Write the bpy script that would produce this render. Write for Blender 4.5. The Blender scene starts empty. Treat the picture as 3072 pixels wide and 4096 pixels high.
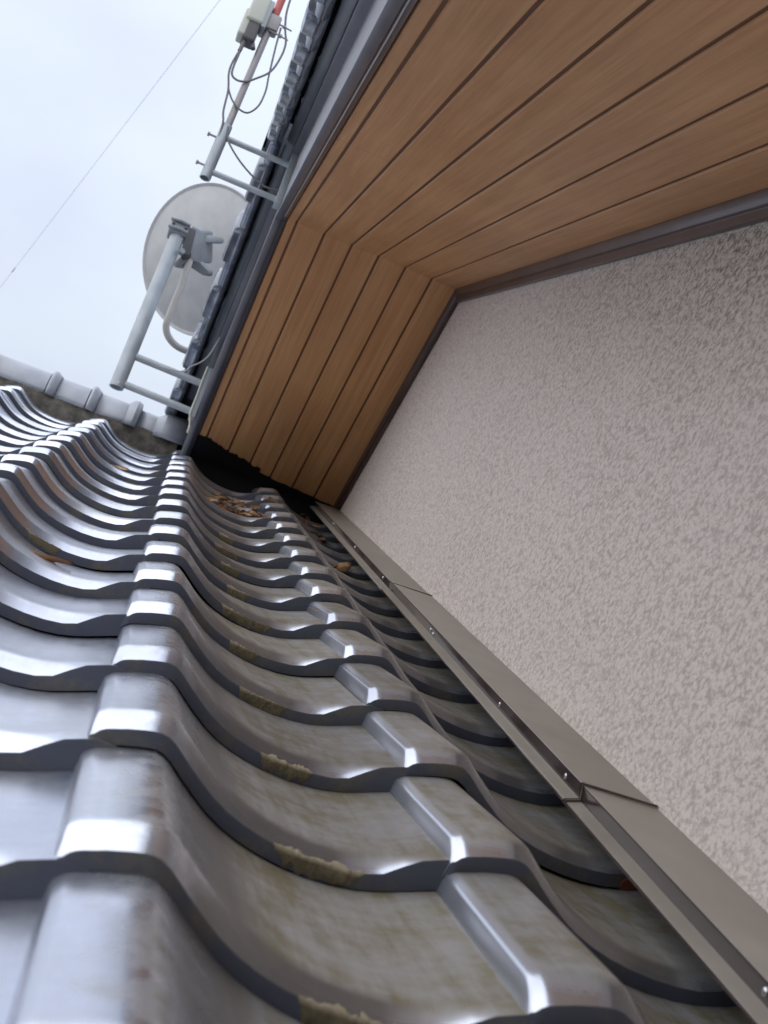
import bpy, bmesh, math, random
from mathutils import Vector, Matrix, noise
random.seed(7)
sc = bpy.context.scene
COL = sc.collection

# ------------------------------------------------------------------ camera
cam_d = bpy.data.cameras.new('camera'); cam = bpy.data.objects.new('camera', cam_d); COL.objects.link(cam)
RX = Vector((0.920579, -0.261529, 0.290063)); UX = Vector((-0.355769, -0.255138, 0.899073)); FX = Vector((0.161128, 0.930864, 0.327919))
cam.matrix_world = Matrix(((RX.x, UX.x, -FX.x, 0), (RX.y, UX.y, -FX.y, 0), (RX.z, UX.z, -FX.z, 0), (0, 0, 0, 1)))
cam_d.sensor_fit = 'VERTICAL'; cam_d.sensor_height = 36.0; cam_d.lens = 36.0 * 5550 / 4096
cam_d.clip_start = 0.02; cam_d.clip_end = 6000
cam_d.dof.use_dof = True; cam_d.dof.focus_distance = 1.9; cam_d.dof.aperture_fstop = 15
sc.camera = cam

# ------------------------------------------------------------------ sky, sun, exposure
SUN_AZ, SUN_EL = math.radians(250), math.radians(42)       # compass-like: 0 = +Y, 90 = +X
world = bpy.data.worlds.new('World'); sc.world = world; world.use_nodes = True
wn, wl = world.node_tree.nodes, world.node_tree.links
wn.clear()
wo = wn.new('ShaderNodeOutputWorld'); bg = wn.new('ShaderNodeBackground'); bg.inputs['Strength'].default_value = 0.1
sky = wn.new('ShaderNodeTexSky'); sky.sky_type = 'NISHITA'; sky.sun_disc = False
sky.sun_elevation = SUN_EL; sky.sun_rotation = SUN_AZ; sky.dust_density = 3.0; sky.air_density = 1.0
tc = wn.new('ShaderNodeTexCoord'); mp = wn.new('ShaderNodeMapping'); mp.inputs['Scale'].default_value = (1.6, 1.6, 2.6)
ns = wn.new('ShaderNodeTexNoise'); ns.inputs['Scale'].default_value = 1.7; ns.inputs['Detail'].default_value = 5; ns.inputs['Roughness'].default_value = 0.5
cr = wn.new('ShaderNodeValToRGB')
cr.color_ramp.elements[0].position = 0.36; cr.color_ramp.elements[0].color = (4.8, 5.25, 6.65, 1)
cr.color_ramp.elements[1].position = 0.66; cr.color_ramp.elements[1].color = (5.85, 6.45, 7.2, 1)
mx = wn.new('ShaderNodeMix'); mx.data_type = 'RGBA'; mx.inputs['Factor'].default_value = 0.92
wl.new(tc.outputs['Generated'], mp.inputs['Vector']); wl.new(mp.outputs['Vector'], ns.inputs['Vector'])
wl.new(ns.outputs['Fac'], cr.inputs['Fac']); wl.new(sky.outputs['Color'], mx.inputs['A']); wl.new(cr.outputs['Color'], mx.inputs['B'])
# overcast sky: luminance (1 + 2 sin e) / 3 of the zenith value
sx = wn.new('ShaderNodeSeparateXYZ'); wl.new(tc.outputs['Generated'], sx.inputs[0])
k0 = wn.new('ShaderNodeMath'); k0.operation = 'MAXIMUM'; k0.inputs[1].default_value = 0.0; wl.new(sx.outputs['Z'], k0.inputs[0])
k1 = wn.new('ShaderNodeMath'); k1.operation = 'MULTIPLY_ADD'; k1.inputs[1].default_value = 0.85; k1.inputs[2].default_value = 0.57; wl.new(k0.outputs[0], k1.inputs[0])
vm = wn.new('ShaderNodeVectorMath'); vm.operation = 'SCALE'; wl.new(mx.outputs['Result'], vm.inputs[0]); wl.new(k1.outputs[0], vm.inputs['Scale'])
wl.new(vm.outputs['Vector'], bg.inputs['Color']); wl.new(bg.outputs['Background'], wo.inputs['Surface'])
sun_d = bpy.data.lights.new('sun', 'SUN'); sun_d.energy = 1.1; sun_d.angle = math.radians(130); sun_d.color = (1.0, 0.96, 0.9)
sun = bpy.data.objects.new('sun', sun_d); COL.objects.link(sun)
sd = Vector((math.sin(SUN_AZ) * math.cos(SUN_EL), math.cos(SUN_AZ) * math.cos(SUN_EL), math.sin(SUN_EL)))
sun.rotation_euler = sd.to_track_quat('Z', 'Y').to_euler(); sun.location = sd * 30
vs = sc.view_settings; vs.view_transform = 'Standard'; vs.look = 'None'; vs.gamma = 1.0; vs.use_curve_mapping = False; vs.exposure = 0.70

# ------------------------------------------------------------------ materials
def mat(name, col, rough=0.5, metal=0.0, spec=0.5, coat=0.0, coat_rough=0.1):
    m = bpy.data.materials.new(name); m.use_nodes = True
    b = m.node_tree.nodes['Principled BSDF']
    b.inputs['Base Color'].default_value = (*col, 1); b.inputs['Roughness'].default_value = rough
    b.inputs['Metallic'].default_value = metal; b.inputs['Specular IOR Level'].default_value = spec
    b.inputs['Coat Weight'].default_value = coat; b.inputs['Coat Roughness'].default_value = coat_rough
    return m, m.node_tree.nodes, m.node_tree.links, b

def noise_node(n, l, vec, scale, detail=4, rough=0.55):
    t = n.new('ShaderNodeTexNoise'); t.inputs['Scale'].default_value = scale; t.inputs['Detail'].default_value = detail
    t.inputs['Roughness'].default_value = rough; l.new(vec, t.inputs['Vector']); return t.outputs['Fac']

def ramp(n, l, fac, stops):
    r = n.new('ShaderNodeValToRGB'); e = r.color_ramp.elements
    while len(e) < len(stops): e.new(0.5)
    for i, (p, c) in enumerate(stops):
        e[i].position = p; e[i].color = (*c, 1) if len(c) == 3 else c
    l.new(fac, r.inputs['Fac']); return r.outputs['Color']

def mixc(n, l, fac, a, b, blend='MIX'):
    m = n.new('ShaderNodeMix'); m.data_type = 'RGBA'; m.blend_type = blend
    for s, v in (('Factor', fac), ('A', a), ('B', b)):
        if hasattr(v, 'node'): l.new(v, m.inputs[s])
        elif isinstance(v, tuple): m.inputs[s].default_value = (*v, 1)
        else: m.inputs[s].default_value = v
    return m.outputs['Result']

def math_node(n, l, op, a, b=None, clamp=False):
    m = n.new('ShaderNodeMath'); m.operation = op; m.use_clamp = clamp
    for i, v in enumerate((a, b)):
        if v is None: continue
        if hasattr(v, 'node'): l.new(v, m.inputs[i])
        else: m.inputs[i].default_value = v
    return m.outputs[0]

def bump(n, l, b, h, strength, dist):
    k = n.new('ShaderNodeBump'); k.inputs['Strength'].default_value = strength; k.inputs['Distance'].default_value = dist
    l.new(h, k.inputs['Height']); l.new(k.outputs['Normal'], b.inputs['Normal'])

def coords(n, l, seed=True):
    t = n.new('ShaderNodeTexCoord')
    if not seed: return t.outputs['Object']
    o = n.new('ShaderNodeObjectInfo'); v = n.new('ShaderNodeVectorMath'); v.operation = 'MULTIPLY_ADD'
    c = n.new('ShaderNodeCombineXYZ'); 
    for k in 'XYZ': l.new(o.outputs['Random'], c.inputs[k])
    l.new(c.outputs[0], v.inputs[0]); v.inputs[1].default_value = (17.3, 29.1, 11.7); l.new(t.outputs['Object'], v.inputs[2])
    return v.outputs[0]

def make_tile_mat(name):
    m, n, l, b = mat(name, (0.2, 0.2, 0.21), 0.3, 0.5)
    v = coords(n, l)
    big = noise_node(n, l, v, 9, 4); fine = noise_node(n, l, v, 190, 3, 0.6); mid = noise_node(n, l, v, 42, 5, 0.65)
    mp = n.new('ShaderNodeMapping'); mp.inputs['Scale'].default_value = (70, 7, 7); l.new(v, mp.inputs['Vector'])
    streak = noise_node(n, l, mp.outputs['Vector'], 1.0, 4, 0.6)
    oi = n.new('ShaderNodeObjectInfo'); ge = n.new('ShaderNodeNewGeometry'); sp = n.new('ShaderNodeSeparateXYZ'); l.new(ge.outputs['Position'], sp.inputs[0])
    # dust film, thicker out of the rain; soffit's olive reflection is painted in too
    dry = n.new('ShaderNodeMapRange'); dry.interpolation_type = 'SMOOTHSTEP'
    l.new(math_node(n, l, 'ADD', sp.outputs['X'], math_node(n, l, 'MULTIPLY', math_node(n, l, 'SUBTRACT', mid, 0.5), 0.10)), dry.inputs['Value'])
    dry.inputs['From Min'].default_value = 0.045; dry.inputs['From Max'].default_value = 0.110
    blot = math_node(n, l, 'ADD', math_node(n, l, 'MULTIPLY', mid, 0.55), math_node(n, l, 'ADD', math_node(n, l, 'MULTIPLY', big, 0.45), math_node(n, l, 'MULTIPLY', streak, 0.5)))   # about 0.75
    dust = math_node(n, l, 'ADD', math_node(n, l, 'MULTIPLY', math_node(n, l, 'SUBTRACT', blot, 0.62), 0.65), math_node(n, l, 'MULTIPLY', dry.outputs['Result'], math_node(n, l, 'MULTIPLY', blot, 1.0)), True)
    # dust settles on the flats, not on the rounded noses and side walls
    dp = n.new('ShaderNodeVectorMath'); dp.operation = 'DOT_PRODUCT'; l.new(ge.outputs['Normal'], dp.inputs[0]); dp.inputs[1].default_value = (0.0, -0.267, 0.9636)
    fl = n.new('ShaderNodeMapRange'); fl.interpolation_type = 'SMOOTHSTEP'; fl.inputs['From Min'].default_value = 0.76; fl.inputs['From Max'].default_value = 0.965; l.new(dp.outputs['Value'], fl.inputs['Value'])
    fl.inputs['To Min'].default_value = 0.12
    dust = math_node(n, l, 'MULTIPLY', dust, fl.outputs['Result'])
    # dark soffit reflection painted on noses and flanks under the overhang; the upright left walls stay glossy
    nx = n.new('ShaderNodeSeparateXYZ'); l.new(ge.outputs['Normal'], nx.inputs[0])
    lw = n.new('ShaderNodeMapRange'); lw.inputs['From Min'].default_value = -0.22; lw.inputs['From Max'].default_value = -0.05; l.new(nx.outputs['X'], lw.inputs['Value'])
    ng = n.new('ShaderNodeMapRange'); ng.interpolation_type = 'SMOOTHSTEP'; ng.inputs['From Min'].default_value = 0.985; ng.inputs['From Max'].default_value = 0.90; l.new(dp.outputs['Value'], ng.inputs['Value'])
    grime_shade = math_node(n, l, 'MULTIPLY', math_node(n, l, 'MULTIPLY', ng.outputs['Result'], lw.outputs['Result']), math_node(n, l, 'MULTIPLY', dry.outputs['Result'], 0.88), True)
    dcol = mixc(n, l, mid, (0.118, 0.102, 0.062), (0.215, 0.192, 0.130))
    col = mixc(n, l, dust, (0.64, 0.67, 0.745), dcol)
    col = mixc(n, l, grime_shade, col, mixc(n, l, mid, (0.070, 0.062, 0.058), (0.150, 0.135, 0.120)))
    tone = ramp(n, l, oi.outputs['Random'], [(0.0, (0.76, 0.76, 0.79)), (0.5, (0.98, 0.98, 1.0)), (1.0, (1.12, 1.10, 1.06))])
    col = mixc(n, l, 1.0, col, tone, 'MULTIPLY')
    spk = ramp(n, l, fine, [(0.69, (0, 0, 0)), (0.76, (1, 1, 1))])
    col = mixc(n, l, math_node(n, l, 'MULTIPLY', spk, 0.35), col, (0.36, 0.335, 0.25))
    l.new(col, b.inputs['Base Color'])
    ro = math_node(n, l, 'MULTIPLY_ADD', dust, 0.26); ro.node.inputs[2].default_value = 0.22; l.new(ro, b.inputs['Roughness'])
    mt = math_node(n, l, 'MULTIPLY_ADD', dust, -1.0, True); mt.node.inputs[2].default_value = 0.90; l.new(math_node(n, l, 'MULTIPLY', mt, math_node(n, l, 'SUBTRACT', 1.0, math_node(n, l, 'MULTIPLY', grime_shade, 0.75))), b.inputs['Metallic'])
    bump(n, l, b, math_node(n, l, 'ADD', math_node(n, l, 'MULTIPLY', big, 1.0), math_node(n, l, 'MULTIPLY', fine, 0.06)), 0.06, 0.004)
    return m
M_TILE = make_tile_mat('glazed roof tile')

def make_tile_edge():
    m, n, l, b = mat('tile front edge', (0.07, 0.075, 0.09), 0.5, 0.1)
    v = coords(n, l); a = noise_node(n, l, v, 26, 5, 0.6); f = noise_node(n, l, v, 240, 3)
    k = ramp(n, l, a, [(0.50, (0, 0, 0)), (0.68, (1, 1, 1))])
    col = mixc(n, l, math_node(n, l, 'MULTIPLY', k, 0.6), (0.060, 0.067, 0.092), mixc(n, l, f, (0.06, 0.05, 0.03), (0.19, 0.16, 0.10)))
    l.new(col, b.inputs['Base Color']); bump(n, l, b, f, 0.2, 0.001)
    return m
M_TEDGE = make_tile_edge()

def make_verge_mat():
    m, n, l, b = mat('verge tile', (0.075, 0.088, 0.115), 0.13, 0.6)
    v = coords(n, l); a = noise_node(n, l, v, 22, 4)
    l.new(ramp(n, l, a, [(0.3, (0.14, 0.16, 0.205)), (0.75, (0.32, 0.335, 0.37))]), b.inputs['Base Color'])
    return m
M_VERGE = make_verge_mat()

def make_ridge_mat():
    m, n, l, b = mat('ridge tile', (0.4, 0.41, 0.43), 0.42, 0.3)
    v = coords(n, l); a = noise_node(n, l, v, 14, 4)
    l.new(ramp(n, l, a, [(0.3, (0.27, 0.285, 0.325)), (0.75, (0.38, 0.395, 0.43))]), b.inputs['Base Color'])
    bump(n, l, b, a, 0.2, 0.004)
    return m
M_RIDGE = make_ridge_mat()

def make_wood():
    m, n, l, b = mat('wood-grain soffit board', (0.3, 0.17, 0.09), 0.48)
    v = coords(n, l, False)
    mp = n.new('ShaderNodeMapping'); mp.inputs['Scale'].default_value = (34, 0.9, 0.9); l.new(v, mp.inputs['Vector'])
    g = noise_node(n, l, mp.outputs['Vector'], 2.2, 6, 0.62)
    mp2 = n.new('ShaderNodeMapping'); mp2.inputs['Scale'].default_value = (160, 3.0, 3.0); l.new(v, mp2.inputs['Vector'])
    g2 = noise_node(n, l, mp2.outputs['Vector'], 2.0, 4, 0.6)
    big = noise_node(n, l, v, 2.5, 3)
    col = ramp(n, l, g, [(0.28, (0.53, 0.262, 0.110)), (0.5, (0.615, 0.325, 0.148)), (0.74, (0.69, 0.40, 0.195))])
    col = mixc(n, l, 0.38, col, ramp(n, l, g2, [(0.35, (0.68, 0.64, 0.6)), (0.65, (1.05, 1.05, 1.05))]), 'MULTIPLY')
    col = mixc(n, l, 0.7, col, ramp(n, l, big, [(0.3, (0.82, 0.8, 0.78)), (0.7, (1.12, 1.12, 1.12))]), 'MULTIPLY')
    l.new(col, b.inputs['Base Color']); bump(n, l, b, g2, 0.25, 0.0008)
    return m
M_WOOD = make_wood()
M_GROOVE = mat('soffit groove', (0.165, 0.08, 0.04), 0.7)[0]

def make_stucco():
    m, n, l, b = mat('stucco', (0.55, 0.5, 0.47), 0.93, spec=0.15)
    v = coords(n, l, False)
    w = noise_node(n, l, v, 60, 3, 0.5)
    vv = n.new('ShaderNodeVectorMath'); vv.operation = 'MULTIPLY_ADD'
    cx = n.new('ShaderNodeCombineXYZ'); [l.new(w, cx.inputs[k]) for k in 'XYZ']
    ms = n.new('ShaderNodeMapping'); ms.inputs['Scale'].default_value = (1, 0.72, 1); l.new(v, ms.inputs['Vector'])
    l.new(cx.outputs[0], vv.inputs[0]); vv.inputs[1].default_value = (0.003, 0.004, -0.003); l.new(ms.outputs['Vector'], vv.inputs[2])
    a = noise_node(n, l, vv.outputs[0], 255, 6, 0.68)
    c = noise_node(n, l, vv.outputs[0], 420, 3, 0.6)
    vo = n.new('ShaderNodeTexVoronoi'); vo.feature = 'SMOOTH_F1'; vo.inputs['Scale'].default_value = 165; l.new(vv.outputs[0], vo.inputs['Vector'])
    lump = math_node(n, l, 'SUBTRACT', 1.0, vo.outputs['Distance'])
    hgt = math_node(n, l, 'ADD', math_node(n, l, 'MULTIPLY', a, 1.5), math_node(n, l, 'ADD', math_node(n, l, 'MULTIPLY', lump, 0.55), math_node(n, l, 'MULTIPLY', c, 0.35)))
    # dirt caught in the pits; patches of grime of their own shape
    pit = ramp(n, l, hgt, [(0.0, (0, 0, 0)), (1.0, (1, 1, 1))])
    pit = n.new('ShaderNodeMapRange'); pit.inputs['From Min'].default_value = 1.0; pit.inputs['From Max'].default_value = 1.36; l.new(hgt, pit.inputs['Value'])
    patch = noise_node(n, l, v, 2.6, 3); patch2 = noise_node(n, l, v, 0.9, 2)
    base = mixc(n, l, patch2, (0.76, 0.675, 0.640), (0.755, 0.68, 0.625))
    dirt = mixc(n, l, patch, (0.42, 0.35, 0.325), (0.56, 0.49, 0.46))
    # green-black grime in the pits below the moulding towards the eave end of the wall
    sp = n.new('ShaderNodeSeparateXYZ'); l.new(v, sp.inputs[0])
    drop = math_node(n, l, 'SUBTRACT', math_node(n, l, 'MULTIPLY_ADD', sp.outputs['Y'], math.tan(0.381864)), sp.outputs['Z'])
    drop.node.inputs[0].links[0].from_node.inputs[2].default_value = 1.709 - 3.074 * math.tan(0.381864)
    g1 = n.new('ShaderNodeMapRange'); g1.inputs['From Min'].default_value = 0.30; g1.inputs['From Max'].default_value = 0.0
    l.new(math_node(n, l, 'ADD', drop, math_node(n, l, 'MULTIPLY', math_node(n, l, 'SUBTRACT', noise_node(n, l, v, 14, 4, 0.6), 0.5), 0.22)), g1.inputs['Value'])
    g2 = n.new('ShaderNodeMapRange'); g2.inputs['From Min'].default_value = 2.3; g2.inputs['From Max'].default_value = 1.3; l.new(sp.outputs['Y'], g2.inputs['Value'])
    grime_shade = math_node(n, l, 'MULTIPLY', g1.outputs['Result'], g2.outputs['Result'], True)
    dirt = mixc(n, l, grime_shade, dirt, (0.13, 0.12, 0.085))
    base = mixc(n, l, math_node(n, l, 'MULTIPLY', grime_shade, 0.45), base, (0.40, 0.37, 0.30))
    col = mixc(n, l, pit.outputs['Result'], dirt, base)
    l.new(col, b.inputs['Base Color']); bump(n, l, b, hgt, 0.45, 0.003)
    return m
M_STUCCO = make_stucco()

def make_flash(name, c1, c2, rough):
    m, n, l, b = mat(name, c1, rough, 0.0, 0.55, 0.25, 0.15)
    v = coords(n, l); a = noise_node(n, l, v, 12, 4)
    l.new(ramp(n, l, a, [(0.3, c1), (0.75, c2)]), b.inputs['Base Color']); bump(n, l, b, a, 0.12, 0.003)
    return m
M_FLASH = make_flash('taupe coated steel', (0.27, 0.248, 0.213), (0.335, 0.31, 0.27), 0.22)
def flash_wall_reflection():
    n, l = M_FLASH.node_tree.nodes, M_FLASH.node_tree.links; b = n['Principled BSDF']
    old = b.inputs['Base Color'].links[0].from_socket
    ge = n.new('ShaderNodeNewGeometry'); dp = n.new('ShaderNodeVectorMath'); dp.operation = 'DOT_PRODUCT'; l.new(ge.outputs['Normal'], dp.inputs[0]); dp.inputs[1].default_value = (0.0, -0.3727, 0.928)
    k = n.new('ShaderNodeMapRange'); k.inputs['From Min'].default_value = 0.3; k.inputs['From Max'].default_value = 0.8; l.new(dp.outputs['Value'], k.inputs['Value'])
    l.new(mixc(n, l, k.outputs['Result'], (0.055, 0.038, 0.036), old), b.inputs['Base Color'])          # brown paint; the wall's taupe reflection is painted on the flats
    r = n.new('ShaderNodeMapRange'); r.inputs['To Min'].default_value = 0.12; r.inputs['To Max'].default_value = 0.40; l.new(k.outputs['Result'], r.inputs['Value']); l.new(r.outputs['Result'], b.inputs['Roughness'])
flash_wall_reflection()
M_FLASH.node_tree.nodes['Principled BSDF'].inputs['Coat Weight'].default_value = 0.0
M_BROWN = make_flash('dark brown moulding', (0.045, 0.024, 0.022), (0.085, 0.050, 0.044), 0.42)
M_BARGE = make_flash('slate blue coated steel', (0.095, 0.098, 0.125), (0.15, 0.148, 0.165), 0.40)
M_BARGE2 = make_flash('grey trim steel', (0.055, 0.062, 0.085), (0.085, 0.092, 0.115), 0.33)
M_BATTEN = make_flash('blue grey batten', (0.075, 0.095, 0.115), (0.12, 0.14, 0.155), 0.35)
M_BLACK = mat('black sealing sheet', (0.008, 0.009, 0.011), 0.8, spec=0.2)[0]
M_DECK = mat('roofing felt', (0.02, 0.02, 0.022), 0.9)[0]
M_SCREW = mat('screw steel', (0.62, 0.63, 0.65), 0.28, 0.9)[0]

def make_mortar():
    m, n, l, b = mat('ridge mortar', (0.2, 0.18, 0.15), 0.95)
    v = coords(n, l, False); a = noise_node(n, l, v, 40, 6, 0.65)
    l.new(ramp(n, l, a, [(0.3, (0.055, 0.05, 0.042)), (0.7, (0.19, 0.172, 0.14))]), b.inputs['Base Color']); bump(n, l, b, a, 0.6, 0.006)
    return m
M_MORTAR = make_mortar()

def make_galv(name, c1, c2, rough=0.45, metal=0.35, rust=0.0):
    m, n, l, b = mat(name, c1, rough, metal)
    v = coords(n, l); a = noise_node(n, l, v, 18, 5, 0.6)
    col = ramp(n, l, a, [(0.3, c1), (0.7, c2)])
    if rust:
        r = noise_node(n, l, v, 34, 5, 0.65)
        k = ramp(n, l, r, [(0.60, (0, 0, 0)), (0.72, (1, 1, 1))])
        col = mixc(n, l, math_node(n, l, 'MULTIPLY', k, rust), col, (0.33, 0.20, 0.10))
    l.new(col, b.inputs['Base Color']); bump(n, l, b, a, 0.1, 0.002)
    return m
M_GALV = make_galv('galvanised steel', (0.36, 0.40, 0.43), (0.50, 0.54, 0.57), 0.5, 0.25, 0.25)
M_POLE = make_galv('weathered steel pole', (0.27, 0.25, 0.26), (0.38, 0.35, 0.34), 0.45, 0.3, 0.3)
M_DISH = make_galv('painted dish metal', (0.50, 0.50, 0.51), (0.60, 0.60, 0.61), 0.42, 0.0)
M_CAST = make_galv('cast mount grey', (0.22, 0.24, 0.26), (0.32, 0.34, 0.36), 0.5, 0.1)
M_ARM = make_galv('feed arm paint', (0.48, 0.46, 0.43), (0.58, 0.56, 0.53), 0.45, 0.0, 0.5)
M_BOX = mat('cream plastic', (0.56, 0.57, 0.50), 0.45)[0]
M_BOXG = mat('grey plastic', (0.40, 0.43, 0.46), 0.45)[0]
M_DARKP = mat('dark plastic', (0.10, 0.095, 0.10), 0.45)[0]
M_CABLE = mat('coax sheath', (0.17, 0.155, 0.165), 0.5)[0]
M_CABLEW = mat('pale coax sheath', (0.42, 0.42, 0.44), 0.45)[0]
M_WIRE = mat('weathered aluminium wire', (0.72, 0.72, 0.74), 0.5)[0]
M_TAPE = mat('red tape', (0.55, 0.13, 0.12), 0.5)[0]
M_RUST = mat('rusty nail head', (0.16, 0.045, 0.02), 0.85)[0]

def make_moss():
    m, n, l, b = mat('moss', (0.14, 0.12, 0.05), 0.98, spec=0.1)
    t = n.new('ShaderNodeTexCoord'); v = coords(n, l); a = noise_node(n, l, v, 330, 5, 0.75)
    g = n.new('ShaderNodeSeparateXYZ'); l.new(t.outputs['Generated'], g.inputs[0])
    col = mixc(n, l, a, (0.06, 0.053, 0.032), (0.28, 0.235, 0.155))
    k = n.new('ShaderNodeMapRange'); k.inputs['From Min'].default_value = 0.70; k.inputs['From Max'].default_value = 0.88; l.new(g.outputs['Z'], k.inputs['Value'])
    col = mixc(n, l, k.outputs['Result'], col, (0.40, 0.35, 0.25))
    l.new(col, b.inputs['Base Color']); bump(n, l, b, a, 0.8, 0.003)
    return m
M_MOSS = make_moss()

def make_leaf():
    m, n, l, b = mat('dry leaf', (0.4, 0.22, 0.1), 0.7)
    oi = n.new('ShaderNodeObjectInfo')
    l.new(ramp(n, l, oi.outputs['Random'], [(0.0, (0.27, 0.13, 0.06)), (0.45, (0.50, 0.29, 0.155)), (1.0, (0.64, 0.44, 0.27))]), b.inputs['Base Color'])
    return m
M_LEAF = make_leaf()

def make_ground():
    m, n, l, b = mat('ground', (0.16, 0.15, 0.12), 0.95)
    v = coords(n, l, False); a = noise_node(n, l, v, 0.4, 6)
    l.new(ramp(n, l, a, [(0.35, (0.10, 0.11, 0.07)), (0.65, (0.2, 0.19, 0.16))]), b.inputs['Base Color'])
    return m
M_GROUND = make_ground()

# ------------------------------------------------------------------ helpers
TH = 0.381864; CT, ST, TT = math.cos(TH), math.sin(TH), math.tan(TH)
H = 0.2545                                    # height of the camera over the nominal tile plane
YF, ZF = 3.074, 1.709                         # peak of the gable soffit

def empty(name, loc, parent=None):
    o = bpy.data.objects.new(name, None); COL.objects.link(o); o.location = loc; o.empty_display_size = 0.1
    if parent: attach(o, parent)
    return o
WLOC = {}
def attach(o, p):
    o.parent = p
    q = p; t = Vector((0, 0, 0))
    while q is not None:
        t += q.location - (Vector(q.matrix_parent_inverse.translation) * -1 if q.parent else Vector((0, 0, 0)))
        q = q.parent
    o.matrix_parent_inverse = Matrix.Translation(-t)
def obj(name, me, material=None, parent=None, smooth=False):
    if isinstance(me, bmesh.types.BMesh):
        bm = me; me = bpy.data.meshes.new(name); bm.to_mesh(me); bm.free()
    o = bpy.data.objects.new(name, me); COL.objects.link(o)
    if material is not None and len(me.materials) == 0: me.materials.append(material)
    if smooth:
        for p in me.polygons: p.use_smooth = True
    if parent: attach(o, parent)
    return o
def tag(o, label=None, cat=None, group=None, kind=None):
    if label: o['label'] = label
    if cat: o['category'] = cat
    if group: o['group'] = group
    if kind: o['kind'] = kind
    return o
def RP(x, s, w): return Vector((x, s * CT - (w - H) * ST, s * ST + (w - H) * CT))        # on the lower roof
def zg(y, dv=0.0): return ZF + dv - abs(y - YF) * TT                                      # on the gable

def sweep(bm, poly, stations, closed=True):
    """poly: list of (a, b); stations: functions mapping (a, b) to a point. Caps both ends."""
    rings = [[bm.verts.new(f(a, b)) for a, b in poly] for f in stations]
    n = len(poly)
    for r0, r1 in zip(rings, rings[1:]):
        for i in range(n if closed else n - 1):
            j = (i + 1) % n
            bm.faces.new((r0[i], r0[j], r1[j], r1[i]))
    if closed:
        bm.faces.new(rings[0][::-1]); bm.faces.new(rings[-1])
    bmesh.ops.recalc_face_normals(bm, faces=bm.faces)
def gable_sweep(poly, ys):
    bm = bmesh.new(); sweep(bm, poly, [(lambda a, b, y=y: Vector((a, y, zg(y, b)))) for y in ys]); return bm
def roof_sweep(poly, ss):
    bm = bmesh.new(); sweep(bm, poly, [(lambda a, b, s=s: RP(a, s, b)) for s in ss]); return bm
def box(bm, x0, x1, y0, y1, z0, z1):
    vs_ = [bm.verts.new((x, y, z)) for x in (x0, x1) for y in (y0, y1) for z in (z0, z1)]
    for f in ((0, 1, 3, 2), (4, 6, 7, 5), (0, 4, 5, 1), (2, 3, 7, 6), (0, 2, 6, 4), (1, 5, 7, 3)):
        bm.faces.new([vs_[i] for i in f])
    bmesh.ops.recalc_face_normals(bm, faces=bm.faces)
def smooth_path(pts, sub=6):
    pts = [Vector(p) for p in pts]
    if len(pts) < 3: return pts
    out = []
    for i in range(len(pts) - 1):
        p0 = pts[max(i - 1, 0)]; p1 = pts[i]; p2 = pts[i + 1]; p3 = pts[min(i + 2, len(pts) - 1)]
        for k in range(sub):
            t = k / sub
            out.append(0.5 * ((2 * p1) + (-p0 + p2) * t + (2 * p0 - 5 * p1 + 4 * p2 - p3) * t * t + (-p0 + 3 * p1 - 3 * p2 + p3) * t ** 3))
    out.append(pts[-1]); return out
def tube(bm, pts, r, seg=12, cap=True, r_end=None, hollow=0.0):
    pts = [Vector(p) for p in pts]; rings = []
    up = Vector((0.3, 0.2, 1)).normalized(); prev = None
    for i, p in enumerate(pts):
        t = (pts[min(i + 1, len(pts) - 1)] - pts[max(i - 1, 0)]).normalized()
        if prev is None:
            a = t.cross(Vector((0, 1, 0))); a = a if a.length > 1e-3 else t.cross(Vector((1, 0, 0))); a.normalize()
        else:
            a = (prev - t * prev.dot(t)).normalized()
        prev = a; b = t.cross(a)
        rr = r if r_end is None else r + (r_end - r) * i / (len(pts) - 1)
        rings.append([bm.verts.new(p + a * rr * math.cos(2 * math.pi * k / seg) + b * rr * math.sin(2 * math.pi * k / seg)) for k in range(seg)])
    for r0, r1 in zip(rings, rings[1:]):
        for k in range(seg): bm.faces.new((r0[k], r0[(k + 1) % seg], r1[(k + 1) % seg], r1[k]))
    if cap:
        for ring, p, d, flip in ((rings[0], pts[0], pts[1] - pts[0], True), (rings[-1], pts[-1], pts[-2] - pts[-1], False)):
            if hollow:
                d = d.normalized()
                inn = [bm.verts.new(p + (v.co - p) * 0.78) for v in ring]; deep = [bm.verts.new(p + (v.co - p) * 0.78 + d * hollow) for v in ring]
                for k in range(seg):
                    k2 = (k + 1) % seg
                    bm.faces.new((ring[k], ring[k2], inn[k2], inn[k])); bm.faces.new((inn[k], inn[k2], deep[k2], deep[k]))
                bm.faces.new(deep)
            else: bm.faces.new(ring[::-1] if flip else ring)
    bmesh.ops.recalc_face_normals(bm, faces=bm.faces)
def tube_obj(name, pts, r, m, parent=None, seg=12, **kw):
    bm = bmesh.new(); tube(bm, pts, r, seg, **kw); return obj(name, bm, m, parent, smooth=False) if seg < 8 else smooth_by_angle(obj(name, bm, m, parent))
def smooth_by_angle(o, deg=38):
    me = o.data
    bm = bmesh.new(); bm.from_mesh(me)
    for f in bm.faces: f.smooth = True
    for e in bm.edges:
        if len(e.link_faces) == 2 and e.calc_face_angle(0) > math.radians(deg): e.smooth = False
    bm.to_mesh(me); bm.free(); return o
def bevel_obj(o, w, seg=2):
    bm = bmesh.new(); bm.from_mesh(o.data)
    bmesh.ops.bevel(bm, geom=[e for e in bm.edges if len(e.link_faces) == 2 and e.calc_face_angle(0) > 0.6], offset=w, segments=seg, affect='EDGES', profile=0.6)
    bm.to_mesh(o.data); bm.free(); return smooth_by_angle(o, 50)
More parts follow.
